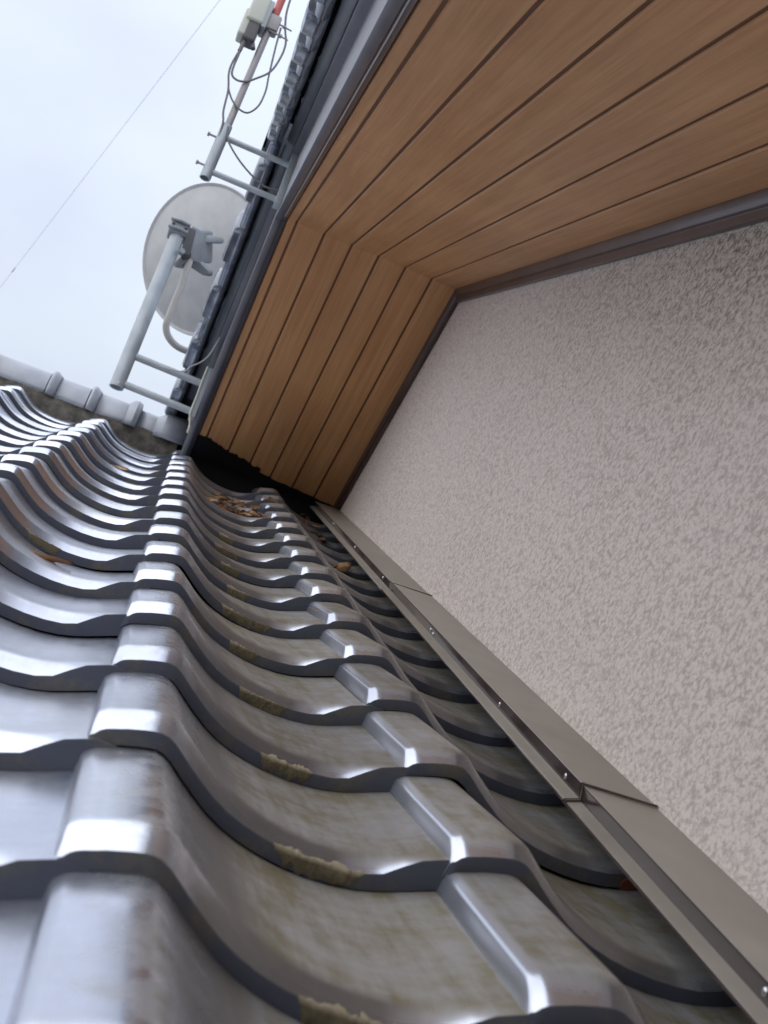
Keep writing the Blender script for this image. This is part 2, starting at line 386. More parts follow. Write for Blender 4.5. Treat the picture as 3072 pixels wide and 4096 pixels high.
def dup(o, parent):
    c = o.copy(); COL.objects.link(c); c.parent = parent; return c

# ------------------------------------------------------------------ the setting: ground
bm = bmesh.new(); box(bm, -3000, 3000, -3000, 3000, -5.2, -4.6)
tag(obj('ground', bm, M_GROUND), 'dull green and brown ground far below the roof', 'ground', kind='structure')

# ------------------------------------------------------------------ the house
house = tag(empty('house', (1.6, 1.5, -4.6)), 'house with a grey tiled lower roof, pale stucco gable wall and wood-grain soffit', 'house')

# gable wall
XW = 0.55
bm = bmesh.new()
prof = [(-2.6, -4.6), (4.6, -4.6), (4.6, zg(4.6, 0.012)), (YF, zg(YF, 0.012)), (-2.6, zg(-2.6, 0.012))]
for x in (XW, XW + 0.14): pass
ra = [bm.verts.new((XW, y, z)) for y, z in prof]; rb = [bm.verts.new((XW + 0.14, y, z)) for y, z in prof]
bm.faces.new(ra); bm.faces.new(rb[::-1])
for i in range(len(prof)):
    j = (i + 1) % len(prof); bm.faces.new((ra[i], rb[i], rb[j], ra[j]))
bmesh.ops.recalc_face_normals(bm, faces=bm.faces)
wall = obj('stucco_wall', bm, M_STUCCO, house); wall['label'] = 'pale pinkish grey rough stucco gable wall'
# dark moulding where the wall meets the soffit
trim = empty('wall_top_moulding', (XW, YF, ZF), house); trim['label'] = 'dark brown glossy moulding along the top of the stucco wall'
TP = [(0.5305, -0.001), (0.5305, -0.0045), (0.5365, -0.0185), (0.5405, -0.0200), (0.5405, -0.0345), (0.5485, -0.0345), (0.5485, 0.003), (0.5305, 0.003)]
bevel_obj(obj('moulding_length', gable_sweep(TP, (-2.4, YF - 0.001)), M_BROWN, trim), 0.0012)
bevel_obj(obj('moulding_length', gable_sweep(TP, (YF + 0.001, 3.99)), M_BROWN, trim), 0.0012)

# soffit boards
soffit = empty('gable_soffit', (0.31, YF, ZF), house); soffit['label'] = 'brown wood-grain soffit boards under the gable overhang'
GX = [0.0735, 0.0998, 0.174, 0.2475, 0.320, 0.393, 0.466, 0.5375]
obj('soffit_backing', gable_sweep([(0.0735, 0.0042), (0.5485, 0.0042), (0.5485, 0.0118), (0.0735, 0.0118)], (-2.4, YF - 0.0005)), M_GROOVE, soffit)
obj('soffit_backing', gable_sweep([(0.0735, 0.0042), (0.5485, 0.0042), (0.5485, 0.0118), (0.0735, 0.0118)], (YF + 0.0005, 3.97)), M_GROOVE, soffit)
far_end = [3.905, 3.915, 3.935, 3.940, 3.950, 3.955, 3.958]
for i in range(7):
    x0, x1 = GX[i] + 0.0025, GX[i + 1] - 0.0025
    bp = [(x0, 0.0032), (x0 + 0.0016, 0.0), (x1 - 0.0016, 0.0), (x1, 0.0032), (x1, 0.0040), (x0, 0.0040)]
    for ya, yb in (((-2.4, 1.9675), (1.9685, YF)) if i < 2 else ((-2.4, YF),)) + ((YF, far_end[i]),):
        obj('soffit_board', gable_sweep(bp, (ya, yb)), M_WOOD, soffit)

# black sealing strip between the soffit ends and the tiles
seal = empty('soffit_end_seal', (0.3, 3.95, 1.35), house); seal['label'] = 'ragged black sealing sheet closing the gap above the tiles'
bm = bmesh.new()
nx, nz = 180, 12
grid = {}
for i in range(nx + 1):
    x = 0.055 + (0.548 - 0.055) * i / nx
    yb = 3.99
    u = (x - 0.06) / 0.49
    rag = 0.011 * noise.noise((x * 48, 1.3, 0)) + 0.014 * max(0.0, noise.noise((x * 190, 4.1, 0))) * -1
    if x < 0.285: ytop = 3.878 + 0.24 * max(0, x - 0.085) + rag * 0.9
    else: ytop = 3.938 + 0.08 * (x - 0.285) + rag * 0.35
    for j in range(nz + 1):
        t = j / nz
        if t < 0.5:                                  # stuck on the underside of the boards
            y = ytop + (yb - ytop) * (t / 0.5); z = zg(y, -0.0015 - 0.001 * noise.noise((x * 40, y * 40, 0)))
        else:                                        # hanging down behind the tiles
            k = (t - 0.5) / 0.5
            y = yb + 0.03 * k; z = zg(yb, -0.0015) - 0.16 * k
        grid[i, j] = bm.verts.new((x, y, z))
for i in range(nx):
    for j in range(nz): bm.faces.new((grid[i, j], grid[i + 1, j], grid[i + 1, j + 1], grid[i, j + 1]))
obj('sealing_sheet', bm, M_BLACK, seal, smooth=True)

# barge boards and eave trims along the gable edge
barge = empty('barge_board', (0.05, YF, ZF), house); barge['label'] = 'slate grey barge boards along the gable edge'
for ys in ((-2.6, YF - 0.0006), (YF + 0.0006, 4.02)):
    bevel_obj(obj('edge_trim', gable_sweep([(0.0625, -0.010), (0.0735, -0.0065), (0.0735, 0.012), (0.0625, 0.012)], ys), M_BARGE2, barge), 0.0012)
    bevel_obj(obj('lower_board', gable_sweep([(0.0455, -0.013), (0.0620, -0.013), (0.0620, 0.178), (0.0455, 0.178)], ys), M_BARGE, barge), 0.0018)
    bevel_obj(obj('upper_board', gable_sweep([(0.0275, 0.1785), (0.0620, 0.1785), (0.0620, 0.232), (0.0275, 0.232)], ys), M_BARGE, barge), 0.0018)
caulk = [Vector((0.0655 + 0.0006 * noise.noise((y_ * 9, 0, 0)), y_, zg(y_, -0.0100))) for y_ in [2.99 - 0.12 * i for i in range(46)]]
tube_obj('caulk_line', caulk, 0.0011, M_DISH, barge, 6)
for ys in ((-2.6, YF - 0.0006), (YF + 0.0006, 4.02)):
    bevel_obj(obj('tile_batten', gable_sweep([(0.0045, 0.204), (0.0270, 0.198), (0.0270, 0.226), (0.0045, 0.226)], ys), M_BATTEN, barge), 0.002)
# roof body over the gable
obj('roof_deck', gable_sweep([(0.0625, 0.0125), (2.6, 0.0125), (2.6, 0.245), (0.0625, 0.245)], (-2.6, YF, 4.6)), M_DECK, house)

# verge tiles of the upper roof
verge = empty('gable_verge', (0.0, YF, ZF + 0.25), house); verge['label'] = 'dark verge tiles hanging over the gable edge in overlapping steps'
def verge_mesh(L=0.268):
    """local: x across, y down the slope (0 = upper end, L = lower end), z square to the slope"""
    bm = bmesh.new()
    def ring(y, grow, lift):
        pts = [(0.13, 0.240), (0.0, 0.244), (-0.014, 0.244), (-0.023, 0.2415), (-0.029, 0.236), (-0.0322, 0.228), (-0.0325, 0.218), (-0.0325, 0.195), (-0.0325, 0.178), (-0.0310, 0.170), (-0.0275, 0.1645),
               (-0.0215, 0.162), (-0.0145, 0.162), (-0.0085, 0.1645), (-0.0050, 0.170), (-0.0035, 0.178), (-0.0035, 0.215), (0.004, 0.229), (0.13, 0.229)]
        out = []
        for x, z in pts:
            gx = -grow if x < -0.026 else 0
            gz = grow * 0.8 if z > 0.228 else (-grow * 0.9 if z < 0.2 and x < 0 else 0)
            out.append(bm.verts.new((x + gx, y, z + gz + lift)))
        return out
    rings = [ring(0, 0, -0.004), ring(L * 0.50, 0.0, 0.002), ring(L * 0.53, 0.0095, 0.003), ring(L * 0.56, 0.0115, 0.003), ring(L * 0.97, 0.0120, 0.008), ring(L * 0.993, 0.0105, 0.008), ring(L, 0.0075, 0.008)]
    for a, b in zip(rings, rings[1:]):
        for k in range(len(a)): bm.faces.new((a[k], a[(k + 1) % len(a)], b[(k + 1) % len(b)], b[k]))
    bm.faces.new(rings[0][::-1]); bm.faces.new(rings[-1])
    bmesh.ops.recalc_face_normals(bm, faces=bm.faces)
    me = bpy.data.meshes.new('verge_tile'); bm.to_mesh(me); bm.free(); me.materials.append(M_VERGE); return me
VM = verge_mesh()
def verge_tile(y_low, far):
    o = obj('verge_tile', VM, None, verge)
    if far: R = Matrix(((1, 0, 0), (0, CT, ST), (0, -ST, CT)))            # y axis runs down the far slope
    else: R = Matrix(((-1, 0, 0), (0, -CT, -ST), (0, -ST, CT)))
    R = Matrix(((1, 0, 0), (0, CT, ST), (0, -ST, CT))) if far else Matrix(((1, 0, 0), (0, -CT, -ST), (0, -ST, CT)))
    d = R @ Vector((0, 1, 0)); base = Vector((0, y_low, zg(y_low, 0)))
    M4 = R.to_4x4(); M4.translation = base - d * 0.268
    o.matrix_basis = Matrix.Translation((random.uniform(-.0006, .0006), 0, random.uniform(-.001, .001))) @ M4
    return o
for k in range(6): verge_tile(3.195 + 0.2075 * k, True)
for k in range(26): verge_tile(2.945 - 0.2 * k, False)
for o in verge.children: smooth_by_angle(o, 40); break

# ridge end of the upper roof: round cap with a dark end
rend = empty('upper_ridge_end', (0.0, YF, ZF + 0.32), house)
bm = bmesh.new()
def arc(r, x, zc, n=14): return [Vector((x, YF + r * math.cos(math.pi * k / n), zc + r * 1.08 * math.sin(math.pi * k / n))) for k in range(n + 1)]
prev = None
for x, r in ((2.4, 0.085), (0.02, 0.085), (0.012, 0.094), (-0.036, 0.096), (-0.047, 0.090), (-0.047, 0.074), (-0.040, 0.072)):
    ring = [bm.verts.new(p) for p in arc(r, x, ZF + 0.245)] + [bm.verts.new((x, YF - r * 0.9, ZF + 0.20)), ]
    ring.append(bm.verts.new((x, YF + r * 0.9, ZF + 0.20)))
    ring = ring[:-2] + [ring[-2], ring[-1]]
    if prev:
        n_ = len(ring) - 2
        for k in range(n_ - 1): bm.faces.new((prev[k], prev[k + 1], ring[k + 1], ring[k]))
        bm.faces.new((prev[n_ - 1], prev[n_], ring[n_], ring[n_ - 1])); bm.faces.new((prev[n_], prev[n_ + 1], ring[n_ + 1], ring[n_])); bm.faces.new((prev[n_ + 1], prev[0], ring[0], ring[n_ + 1]))
    prev = ring
bm.faces.new(prev)
bmesh.ops.recalc_face_normals(bm, faces=bm.faces)
smooth_by_angle(obj('ridge_cap', bm, M_VERGE, rend), 35)

# ------------------------------------------------------------------ lower roof
lower = empty('lower_roof', (-0.4, 2.0, 0.5), house); lower['label'] = 'grey glazed wave tiles of the lower roof climbing to a ridge'
PXW = [(0, -.0060), (.003, -.0036), (.006, -.0023), (.010, -.0010), (.015, .0006), (.020, .0024), (.032, .0056), (.038, .0068), (.043, .0072), (.048, .0064), (.054, .0034), (.060, -.0010), (.067, -.0064), (.078, -.0142), (.090, -.0220),
       (.103, -.0287), (.117, -.0338), (.133, -.0378), (.150, -.0405), (.170, -.0419), (.190, -.0414), (.208, -.0392), (.222, -.0358), (.234, -.0318), (.245, -.0276), (.256, -.0234), (.266, -.0197), (.280, -.0170)]
PITCH, ROW = 0.265, 0.235
FACE, DROP, BEV = 0.0125, 0.0112, 0.0235
def tile_mesh(name, ph):
    bm = bmesh.new()
    def bev(x):
        t = (x - 0.215) / 0.032
        t = min(1, max(0, t)); return 1 - t * t * (3 - 2 * t)
    def crestness(f): return 1.0
    srel = [0.0, 0.0025, 0.0055, 0.009, 0.013, 0.017, 0.021, BEV, 0.030, 0.036, 0.042, 0.08, 0.16, 0.236, 0.286]
    def hgt(x, f, s):
        full = FACE + DROP
        line = full * (1 - s / ROW)
        b = bev(x)
        if s < 0.030:
            u = min(1.0, s / BEV)
            q = (1 - u)
            d = DROP * (0.30 * q + 0.70 * q * q) * b
            line -= d
        if s < 0.030 and x < 0.008:
            line -= 0.0022 * (1 - s / 0.030) ** 1.6 * (1 - x / 0.008) ** 1.6
        return f + line
    cols = []
    for (x, f) in PXW:
        f2 = f
        if x > 0.266: f2 = f - 0.004
        cols.append([bm.verts.new((x, s, hgt(x, f2, s) + (0.0006 * noise.noise((x * 14 + ph, s * 9, ph))))) for s in srel])
    for a, b in zip(cols, cols[1:]):
        for j in range(len(srel) - 1): bm.faces.new((a[j], b[j], b[j + 1], a[j + 1]))
    top_faces = list(bm.faces)
    # front face with a small rounded bottom edge
    fr = []
    for (x, f), c in zip(PXW, cols):
        f2 = f - (0.004 if x > 0.266 else 0)
        fr.append([bm.verts.new((x, -0.0006, max(c[0].co.z - 0.0014, f2 + 0.0016))), bm.verts.new((x, 0.0, f2 + 0.0006)), bm.verts.new((x, 0.012, f2 - 0.0022))])
    ff = []
    for i in range(len(cols) - 1):
        a, b = cols[i], cols[i + 1]
        ff.append(bm.faces.new((a[0], fr[i][0], fr[i + 1][0], b[0])))
        ff.append(bm.faces.new((fr[i][0], fr[i][1], fr[i + 1][1], fr[i + 1][0])))
        ff.append(bm.faces.new((fr[i][1], fr[i][2], fr[i + 1][2], fr[i + 1][1])))
    for f in ff: f.material_index = 1
    # left wall of the crest, slightly leaning, down onto the neighbouring valley
    low = []
    for j, s in enumerate(srel):
        t = cols[0][j].co
        base = -0.0226 + (FACE + DROP) * (1 - max(0.0, s - 0.004) / ROW) - (0.010 if s < 0.02 else 0.0) * (1 - s / 0.02)
        e = 1 if j == 0 else (0.5 if j == 1 else 0)
        low.append((bm.verts.new((-0.0010, s + 0.0006 * e, t.z - 0.0006)), bm.verts.new((-0.0020, s + 0.0014 * e, t.z - 0.0017)), bm.verts.new((-0.0027, s + 0.0020 * e, t.z - 0.0034)), bm.verts.new((-0.0040, s + 0.003 * e, min(base - 0.001, t.z - 0.006)))))
    for j in range(len(srel) - 1):
        a, b = (cols[0][j],) + low[j], (cols[0][j + 1],) + low[j + 1]
        for i in range(4): bm.faces.new((a[i], b[i], b[i + 1], a[i + 1]))
    bm.faces.new((cols[0][0], low[0][0], low[0][1], fr[0][0])).material_index = 1
    bm.faces.new((low[0][1], low[0][2], low[0][3], fr[0][1], fr[0][0])).material_index = 1
    bmesh.ops.recalc_face_normals(bm, faces=bm.faces)
    for f in bm.faces: f.smooth = True
    for e in bm.edges:
        if len(e.link_faces) == 2 and (e.calc_face_angle(0) > math.radians(48) or e.link_faces[0].material_index != e.link_faces[1].material_index): e.smooth = False
    me = bpy.data.meshes.new(name); bm.to_mesh(me); bm.free()
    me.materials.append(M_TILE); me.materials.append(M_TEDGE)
    if sum(p.normal.z * p.area for p in me.polygons) < 0: me.flip_normals()
    return me
TM = [tile_mesh('roof_tile', 0.0), tile_mesh('roof_tile', 3.7), tile_mesh('roof_tile', 9.1)]
RROT = Matrix.Rotation(TH, 4, 'X')
S0, XA = 0.6945, 0.0255
KMAX = 15
tiles = {}
for k in range(-6, KMAX + 1):
    for c in range(-7, 2):
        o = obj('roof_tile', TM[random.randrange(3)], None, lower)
        j = Matrix.Rotation(random.uniform(-.007, .007), 4, 'Z') @ Matrix.Rotation(random.uniform(-.005, .005), 4, 'Y')
        p = RP(XA + PITCH * c + random.uniform(-.0018, .0018), S0 + ROW * k + random.uniform(-.003, .003), random.uniform(-.0006, .0010))
        o.matrix_basis = Matrix.Translation(p) @ RROT @ j
        tiles[k, c] = o
bm = roof_sweep([(-1.95, -0.075), (0.549, -0.075), (0.549, -0.050), (-1.95, -0.050)], (S0 - 6.1 * ROW, S0 + 15.9 * ROW))
obj('roof_deck', bm, M_DECK, lower)

# moss on the tile fronts
def moss(k, c, x0, x1, n, hmax=0.009, thick=0.0026):
    bm = bmesh.new()
    def f_at(x):
        for (a, fa), (b, fb) in zip(PXW, PXW[1:]):
            if a <= x <= b: return fa + (fb - fa) * (x - a) / (b - a)
        return -.03
    ph = k * 7.3 + c * 3.1
    x0 += 0.010 * noise.noise((ph, 0.3, 0)); x1 += 0.014 * noise.noise((0.2, ph, 0))
    rows = 8; g = {}
    for i in range(n + 1):
        t0 = i / n; x = x0 + (x1 - x0) * t0
        edge = min(1.0, 5 * t0, 5 * (1 - t0))
        n1 = noise.noise((x * 55 + ph, ph, 0)); n2 = noise.noise((x * 150 + ph, ph, 3.0)); n3 = noise.noise((x * 75 + ph, ph, 9.0))
        th_ = 0.0006 + thick * edge * max(0.12, 0.5 + 0.7 * n1 + 0.25 * n2)
        run = edge * max(0.0004, hmax * (0.40 + 1.0 * n3 + 0.7 * n2))       # creeps up over the front bevel
        for j in range(rows):
            t = j / (rows - 1)
            zlo = FACE * min(1.0, max(0.0, 1.0 - 9 * t0 * (1 - t0) * (1.2 + 1.6 * n1) ) + 0.25 * abs(n2) * (k % 3))
            if t < 0.5:
                w = t / 0.5; y = -0.0004 - th_ * (0.25 + 0.75 * math.sin(w * math.pi * 0.7)) * (1.0 if j else 0.0) + (0.0010 if j == 0 else 0); z = f_at(x) - 0.0003 + zlo + w * (FACE - zlo + 0.0006)
            else:
                w = (t - 0.5) / 0.5; y = -0.0004 - th_ * (1 - w) + run * w
                z = f_at(x) + FACE + 0.0008 + 0.42 * max(0.0, y) * w + (0.0003 + 0.07 * (th_ + run)) * math.sin(w * math.pi) - 0.0016 * (w == 1)
            d = (noise.noise_vector((x * 170 + ph, y * 170, z * 170)) * 0.0010 + noise.noise_vector((x * 520 + ph, y * 520, z * 520)) * 0.0009) * edge
            g[i, j] = bm.verts.new((x + d.x, y + d.y, z + d.z))
    for i in range(n):
        for j in range(rows - 1): bm.faces.new((g[i, j], g[i + 1, j], g[i + 1, j + 1], g[i, j + 1]))
    bmesh.ops.recalc_face_normals(bm, faces=bm.faces)
    me = bpy.data.meshes.new('moss_patch'); bm.to_mesh(me); bm.free()
    o = obj('moss_patch', me, M_MOSS, lower, smooth=True)
    o.matrix_basis = tiles[k, c].matrix_basis.copy()
for k, x0, x1 in ((-1, .130, .205), (0, .140, .200), (1, .138, .205), (2, .138, .192), (3, .130, .182), (4, .128, .170), (5, .122, .185), (6, .135, .175), (7, .13, .165), (8, .12, .18), (9, .14, .17)):
    moss(k, 0, x0, x1, 72, 0.010 if k < 3 else 0.004, 0.0013 if k < 3 else 0.0007)
for k, x0, x1 in ((1, .10, .15), (3, .08, .12), (5, .11, .16)):
    moss(k, -1, x0, x1, 30, 0.0012, 0.0006)

# ridge of the lower roof
SR = 4.262
ridge_base = RP(0, SR, 0)
bm = bmesh.new()
prev = None
nx = 150
for i in range(nx + 1):
    x = -1.9 + (0.03 + 1.9) * i / nx
    u = ((x - XA) % PITCH)
    f = -.03
    for (a, fa), (b, fb) in zip(PXW, PXW[1:]):
        if a <= u <= b: f = fa + (fb - fa) * (u - a) / (b - a); break
    e = 0.004 * noise.noise((x * 30, 0, 0))
    ring = [bm.verts.new(RP(x, SR + 0.020 + e, f - 0.01)), bm.verts.new(RP(x, SR + 0.008 + e, f + 0.022)), bm.verts.new(RP(x, SR + 0.018 + e, 0.040)), bm.verts.new(RP(x, SR + 0.05, 0.068)), bm.verts.new(RP(x, SR + 0.25, 0.05))]
    if prev:
        for a in range(4): bm.faces.new((prev[a], ring[a], ring[a + 1], prev[a + 1]))
    prev = ring
bmesh.ops.recalc_face_normals(bm, faces=bm.faces)
obj('ridge_mortar', bm, M_MORTAR, lower, smooth=True)
YC, ZC, RC = ridge_base.y + 0.080, ridge_base.z + 0.052, 0.082
def cap_piece(name, prof):
    """prof: list of (x, radius); half-round shell along x"""
    bm = bmesh.new(); n = 20; prev = None
    for x, r in prof:
        ring = [bm.verts.new((x, YC - r * math.cos(math.pi * 1.12 * k / n - 0.06 * math.pi), ZC + r * 0.93 * math.sin(math.pi * 1.12 * k / n - 0.06 * math.pi))) for k in range(n + 1)]
        if prev:
            for k in range(n): bm.faces.new((prev[k], prev[k + 1], ring[k + 1], ring[k]))
        prev = ring
    # thickness towards the inside
    bmesh.ops.recalc_face_normals(bm, faces=bm.faces)
    o = obj(name, bm, M_RIDGE, lower); smooth_by_angle(o, 32)
    m = o.modifiers.new('thickness', 'SOLIDIFY'); m.thickness = 0.009; m.offset = -1
    return o
edges = [-1.86, -1.62, -1.36, -1.10, -0.86, -0.605, -0.398, -0.272]
for a, b in zip(edges, edges[1:]):
    cap_piece('ridge_cap', [(a + 0.004, RC - 0.003), (b - 0.012, RC - 0.001), (b, RC), (b, RC - 0.012)])
    # collar that covers the joint
    cap_piece('ridge_collar', [(b + 0.003, RC - 0.006), (b + 0.004, RC + 0.0095), (b + 0.010, RC + 0.0135), (b + 0.018, RC + 0.0125), (b + 0.026, RC + 0.006), (b + 0.034, RC + 0.001)])
cap_piece('ridge_cap', [(-0.240, RC - 0.002), (-0.150, RC - 0.001), (-0.146, RC - 0.012)])
cap_piece('ridge_collar', [(-0.152, RC - 0.004), (-0.148, RC + 0.004), (-0.138, RC + 0.015), (-0.124, RC + 0.019), (-0.110, RC + 0.013), (-0.106, RC - 0.012)])
cap_piece('ridge_cap', [(-0.110, RC - 0.006), (-0.055, RC - 0.006), (-0.045, RC + 0.001), (-0.030, RC + 0.016), (-0.020, RC + 0.018), (0.05, RC + 0.018)])

# flashing along the foot of the wall
flash = empty('wall_flashing', (0.5, 2.0, 0.6), house); flash['label'] = 'taupe steel flashing along the foot of the stucco wall'
FP = [(0.5495, 0.0325), (0.474, 0.0292), (0.4735, 0.0278), (0.4772, 0.0140), (0.4635, 0.0092), (0.4628, 0.0062), (0.4644, 0.0069), (0.4792, 0.0125), (0.4758, 0.0268), (0.5495, 0.0300)]
js = [-1.1, 1.268, 2.532, 4.19]
for i, (a, b) in enumerate(zip(js, js[1:])):
    lift = 0.0016 * (i % 2)
    pr = [(x - lift, w + lift) if x < 0.54 else (x, w + lift * .6) for x, w in FP]
    o = obj('flashing_length', roof_sweep(pr, (a - (0.03 if i else 0), (a + b) / 2, b)), M_FLASH, flash); bevel_obj(o, 0.0007, 2)
bm = bmesh.new(); bmesh.ops.create_uvsphere(bm, u_segments=12, v_segments=6, radius=0.0034, matrix=Matrix.Diagonal((0.55, 1, 1, 1)))
for f in bm.faces: f.smooth = True
SM = bpy.data.meshes.new('screw'); bm.to_mesh(SM); bm.free(); SM.materials.append(M_SCREW)
for sv in (0.808, 1.288, 1.586, 2.075, 2.625, 3.1, 3.6):
    o = obj('screw', SM, None, flash); o.matrix_basis = Matrix.Translation(RP(0.4742, sv, 0.0222)) @ RROT
o = obj('screw', SM, None, flash); o.matrix_basis = Matrix.Translation(RP(0.4748, 2.052, 0.0196)) @ RROT
# dark joint lines where the lengths lap
for sv in js[1:3]:
    pr = [(0.5490, 0.0352), (0.4722, 0.0318), (0.4752, 0.0155), (0.4622, 0.0108), (0.4622, 0.0090), (0.4770, 0.0142), (0.4738, 0.0300), (0.5490, 0.0335)]
    obj('sealant_joint', roof_sweep(pr, (sv - 0.036, sv - 0.0325)), M_BROWN, flash)
tube_obj('rusty_stub', [RP(0.520, 1.172, -0.0285), RP(0.520, 1.163, -0.0290), RP(0.520, 1.160, -0.0295)], 0.0072, M_RUST, lower, 14)

# ------------------------------------------------------------------ satellite dish on its wall bracket
YD = 3.80
mast = tag(empty('dish_mast', (0.037, YD, 1.42)), 'thick pale galvanised bracket mast that carries the satellite dish', 'mast')
tube_obj('pole', [(-0.1925, YD, 1.398), (-0.1925, YD, 1.935)], 0.0212, M_GALV, mast, 24, hollow=0.03)
for z in (1.508, 1.416): tube_obj('arm', [(-0.180, YD, z), (0.030, YD, z - 0.003)], 0.0105, M_GALV, mast, 16)
bm = bmesh.new(); box(bm, 0.029, 0.0445, YD - 0.022, YD + 0.022, 1.392, 1.552); bevel_obj(obj('wall_plate', bm, M_GALV, mast), 0.001)
bm = bmesh.new(); tube(bm, [(-0.193, YD - 0.0216, 1.407), (-0.193, YD - 0.0175, 1.407)], 0.0052, 12); obj('drain_hole', bm, M_DISH, mast)

drip = [(0.0285, YD - 0.023, 1.552), (0.0280, YD - 0.024, 1.50), (0.0290, YD - 0.023, 1.45), (0.0285, YD - 0.024, 1.40), (0.0330, YD - 0.022, 1.385), (0.0400, YD - 0.022, 1.362), (0.0410, YD - 0.022, 1.340)]
tube_obj('sealant_bead', smooth_path(drip, 5), 0.0032, M_BOX, mast, 8)
dishN = Vector((0.56165, 0.69245, 0.45283)); dishM = Vector((-0.144919, -0.441178, 0.885641))
dishM = (dishM - dishN * dishM.dot(dishN)).normalized(); dishS = dishM.cross(dishN)
DC = Vector((-0.098, 4.05, 2.0014))
dish = tag(empty('satellite_dish', (-0.16, 3.86, 1.94)), 'pale grey satellite dish seen from behind beside the dark roof edge', 'satellite dish')
bm = bmesh.new(); seg = 64; prev = None; RA, RB = 0.243, 0.243
def dpt(a, r, d): return DC + dishM * (RA * r * math.sin(a)) + dishS * (RB * r * math.cos(a)) + dishN * d
rings = []
for r in (0.12, 0.3, 0.5, 0.7, 0.85, 0.955): rings.append((r, -0.052 * (1 - r * r)))
rings += [(0.962, -0.006), (0.995, -0.008), (1.006, 0.0), (1.006, 0.010), (0.985, 0.012)]
rings += [(r, -0.052 * (1 - r * r) + 0.004) for r in (0.95, 0.8, 0.6, 0.35)]
vr = []
for r, d in rings: vr.append([bm.verts.new(dpt(2 * math.pi * k / seg, r, d)) for k in range(seg)])
for a, b in zip(vr, vr[1:]):
    for k in range(seg): bm.faces.new((a[k], a[(k + 1) % seg], b[(k + 1) % seg], b[k]))
bm.faces.new(vr[0][::-1]); bm.faces.new(vr[-1])
bmesh.ops.recalc_face_normals(bm, faces=bm.faces)
smooth_by_angle(obj('reflector', bm, M_DISH, dish), 50)
stk = DC - dishS * 0.105 - dishM * 0.055
def on_back(u, w):
    rr_ = math.hypot(u, w) / RA; return DC + dishS * u + dishM * w + dishN * (-0.052 * (1 - rr_ * rr_) - 0.0012)
side = 1 if dishS.x > 0 else -1
bm = bmesh.new(); q_ = [bm.verts.new(on_back(side * u, w)) for u, w in ((0.105, -0.070), (0.135, -0.070), (0.135, -0.040), (0.105, -0.040))]; fq = bm.faces.new(q_)
bmesh.ops.solidify(bm, geom=[fq], thickness=0.0008); obj('sticker', bm, M_BOX, dish)
# mount on the back: clamp round the pole, housing, spread feet
bm = bmesh.new(); box(bm, -0.224, -0.168, 3.772, 3.838, 1.912, 1.962); bevel_obj(obj('pole_clamp', bm, M_CAST, dish), 0.010, 3)
for z in (1.924, 1.950): tube_obj('clamp_rib', [(-0.226, 3.772, z), (-0.196, 3.7655, z), (-0.168, 3.772, z)], 0.0055, M_CAST, dish, 10)
for x in (-0.2155, -0.1765): tube_obj('clamp_bolt', [(x, 3.774, 1.937), (x, 3.762, 1.937)], 0.0042, M_DARKP, dish, 8)
def slab(name, pts, d, m, parent, bev=0.004):
    """pts: outline; d: thickness vector"""
    bm = bmesh.new(); a = [bm.verts.new(p) for p in pts]; b = [bm.verts.new(Vector(p) + d) for p in pts]
    bm.faces.new(a); bm.faces.new(b[::-1])
    for i in range(len(a)): j = (i + 1) % len(a); bm.faces.new((a[i], b[i], b[j], a[j]))
    bmesh.ops.recalc_face_normals(bm, faces=bm.faces); o = obj(name, bm, m, parent)
    return bevel_obj(o, bev, 2) if bev else o
slab('housing', [(-0.166, 3.80, 1.968), (-0.132, 3.815, 1.972), (-0.104, 3.85, 1.90), (-0.102, 3.85, 1.885), (-0.130, 3.825, 1.872), (-0.150, 3.805, 1.905)], Vector((0.030, 0.085, 0.055)), M_CAST, dish, 0.006)
def foot(name, p0, p1, w0, w1):
    p0, p1 = Vector(p0), Vector(p1); t = (p1 - p0).normalized(); sdv = t.cross(dishN).normalized()
    pts = [p0 + sdv * w0, p0 + t * (p1 - p0).length * 0.85 + sdv * w1, p1 + sdv * w1 * 0.4, p1 - sdv * w1 * 0.4, p0 + t * (p1 - p0).length * 0.85 - sdv * w1, p0 - sdv * w0]
    slab(name, pts, dishN * 0.03, M_CAST, dish, 0.004)
foot('mount_foot', (-0.124, 3.85, 1.966), (-0.079, 3.875, 1.998), 0.012, 0.012)
foot('mount_foot', (-0.128, 3.85, 1.880), (-0.073, 3.875, 1.872), 0.018, 0.012)
foot('mount_foot', (-0.150, 3.83, 1.875), (-0.172, 3.845, 1.842), 0.012, 0.011)
slab('bracket_web', [(-0.172, 3.79, 1.955), (-0.150, 3.80, 1.960), (-0.140, 3.81, 1.875), (-0.168, 3.79, 1.865)], Vector((0.01, 0.04, 0)), M_DARKP, dish, 0.003)
tube_obj('wing_nut', [(-0.166, 3.785, 1.862), (-0.162, 3.770, 1.864)], 0.009, M_CAST, dish, 10)
arm = smooth_path([(-0.136, 3.835, 1.905), (-0.133, 3.84, 1.852), (-0.130, 3.85, 1.79), (-0.131, 3.865, 1.70), (-0.128, 3.872, 1.662), (-0.108, 3.885, 1.637), (-0.070, 3.91, 1.630), (-0.010, 3.95, 1.648), (0.06, 4.0, 1.67), (0.20, 4.12, 1.75), (0.28, 4.22, 1.84)], 6)
tube_obj('feed_arm', arm, 0.0105, M_ARM, dish, 14)
tube_obj('feed_horn', [(0.28, 4.22, 1.84), (0.23, 4.19, 1.88)], 0.022, M_BOX, dish, 16)

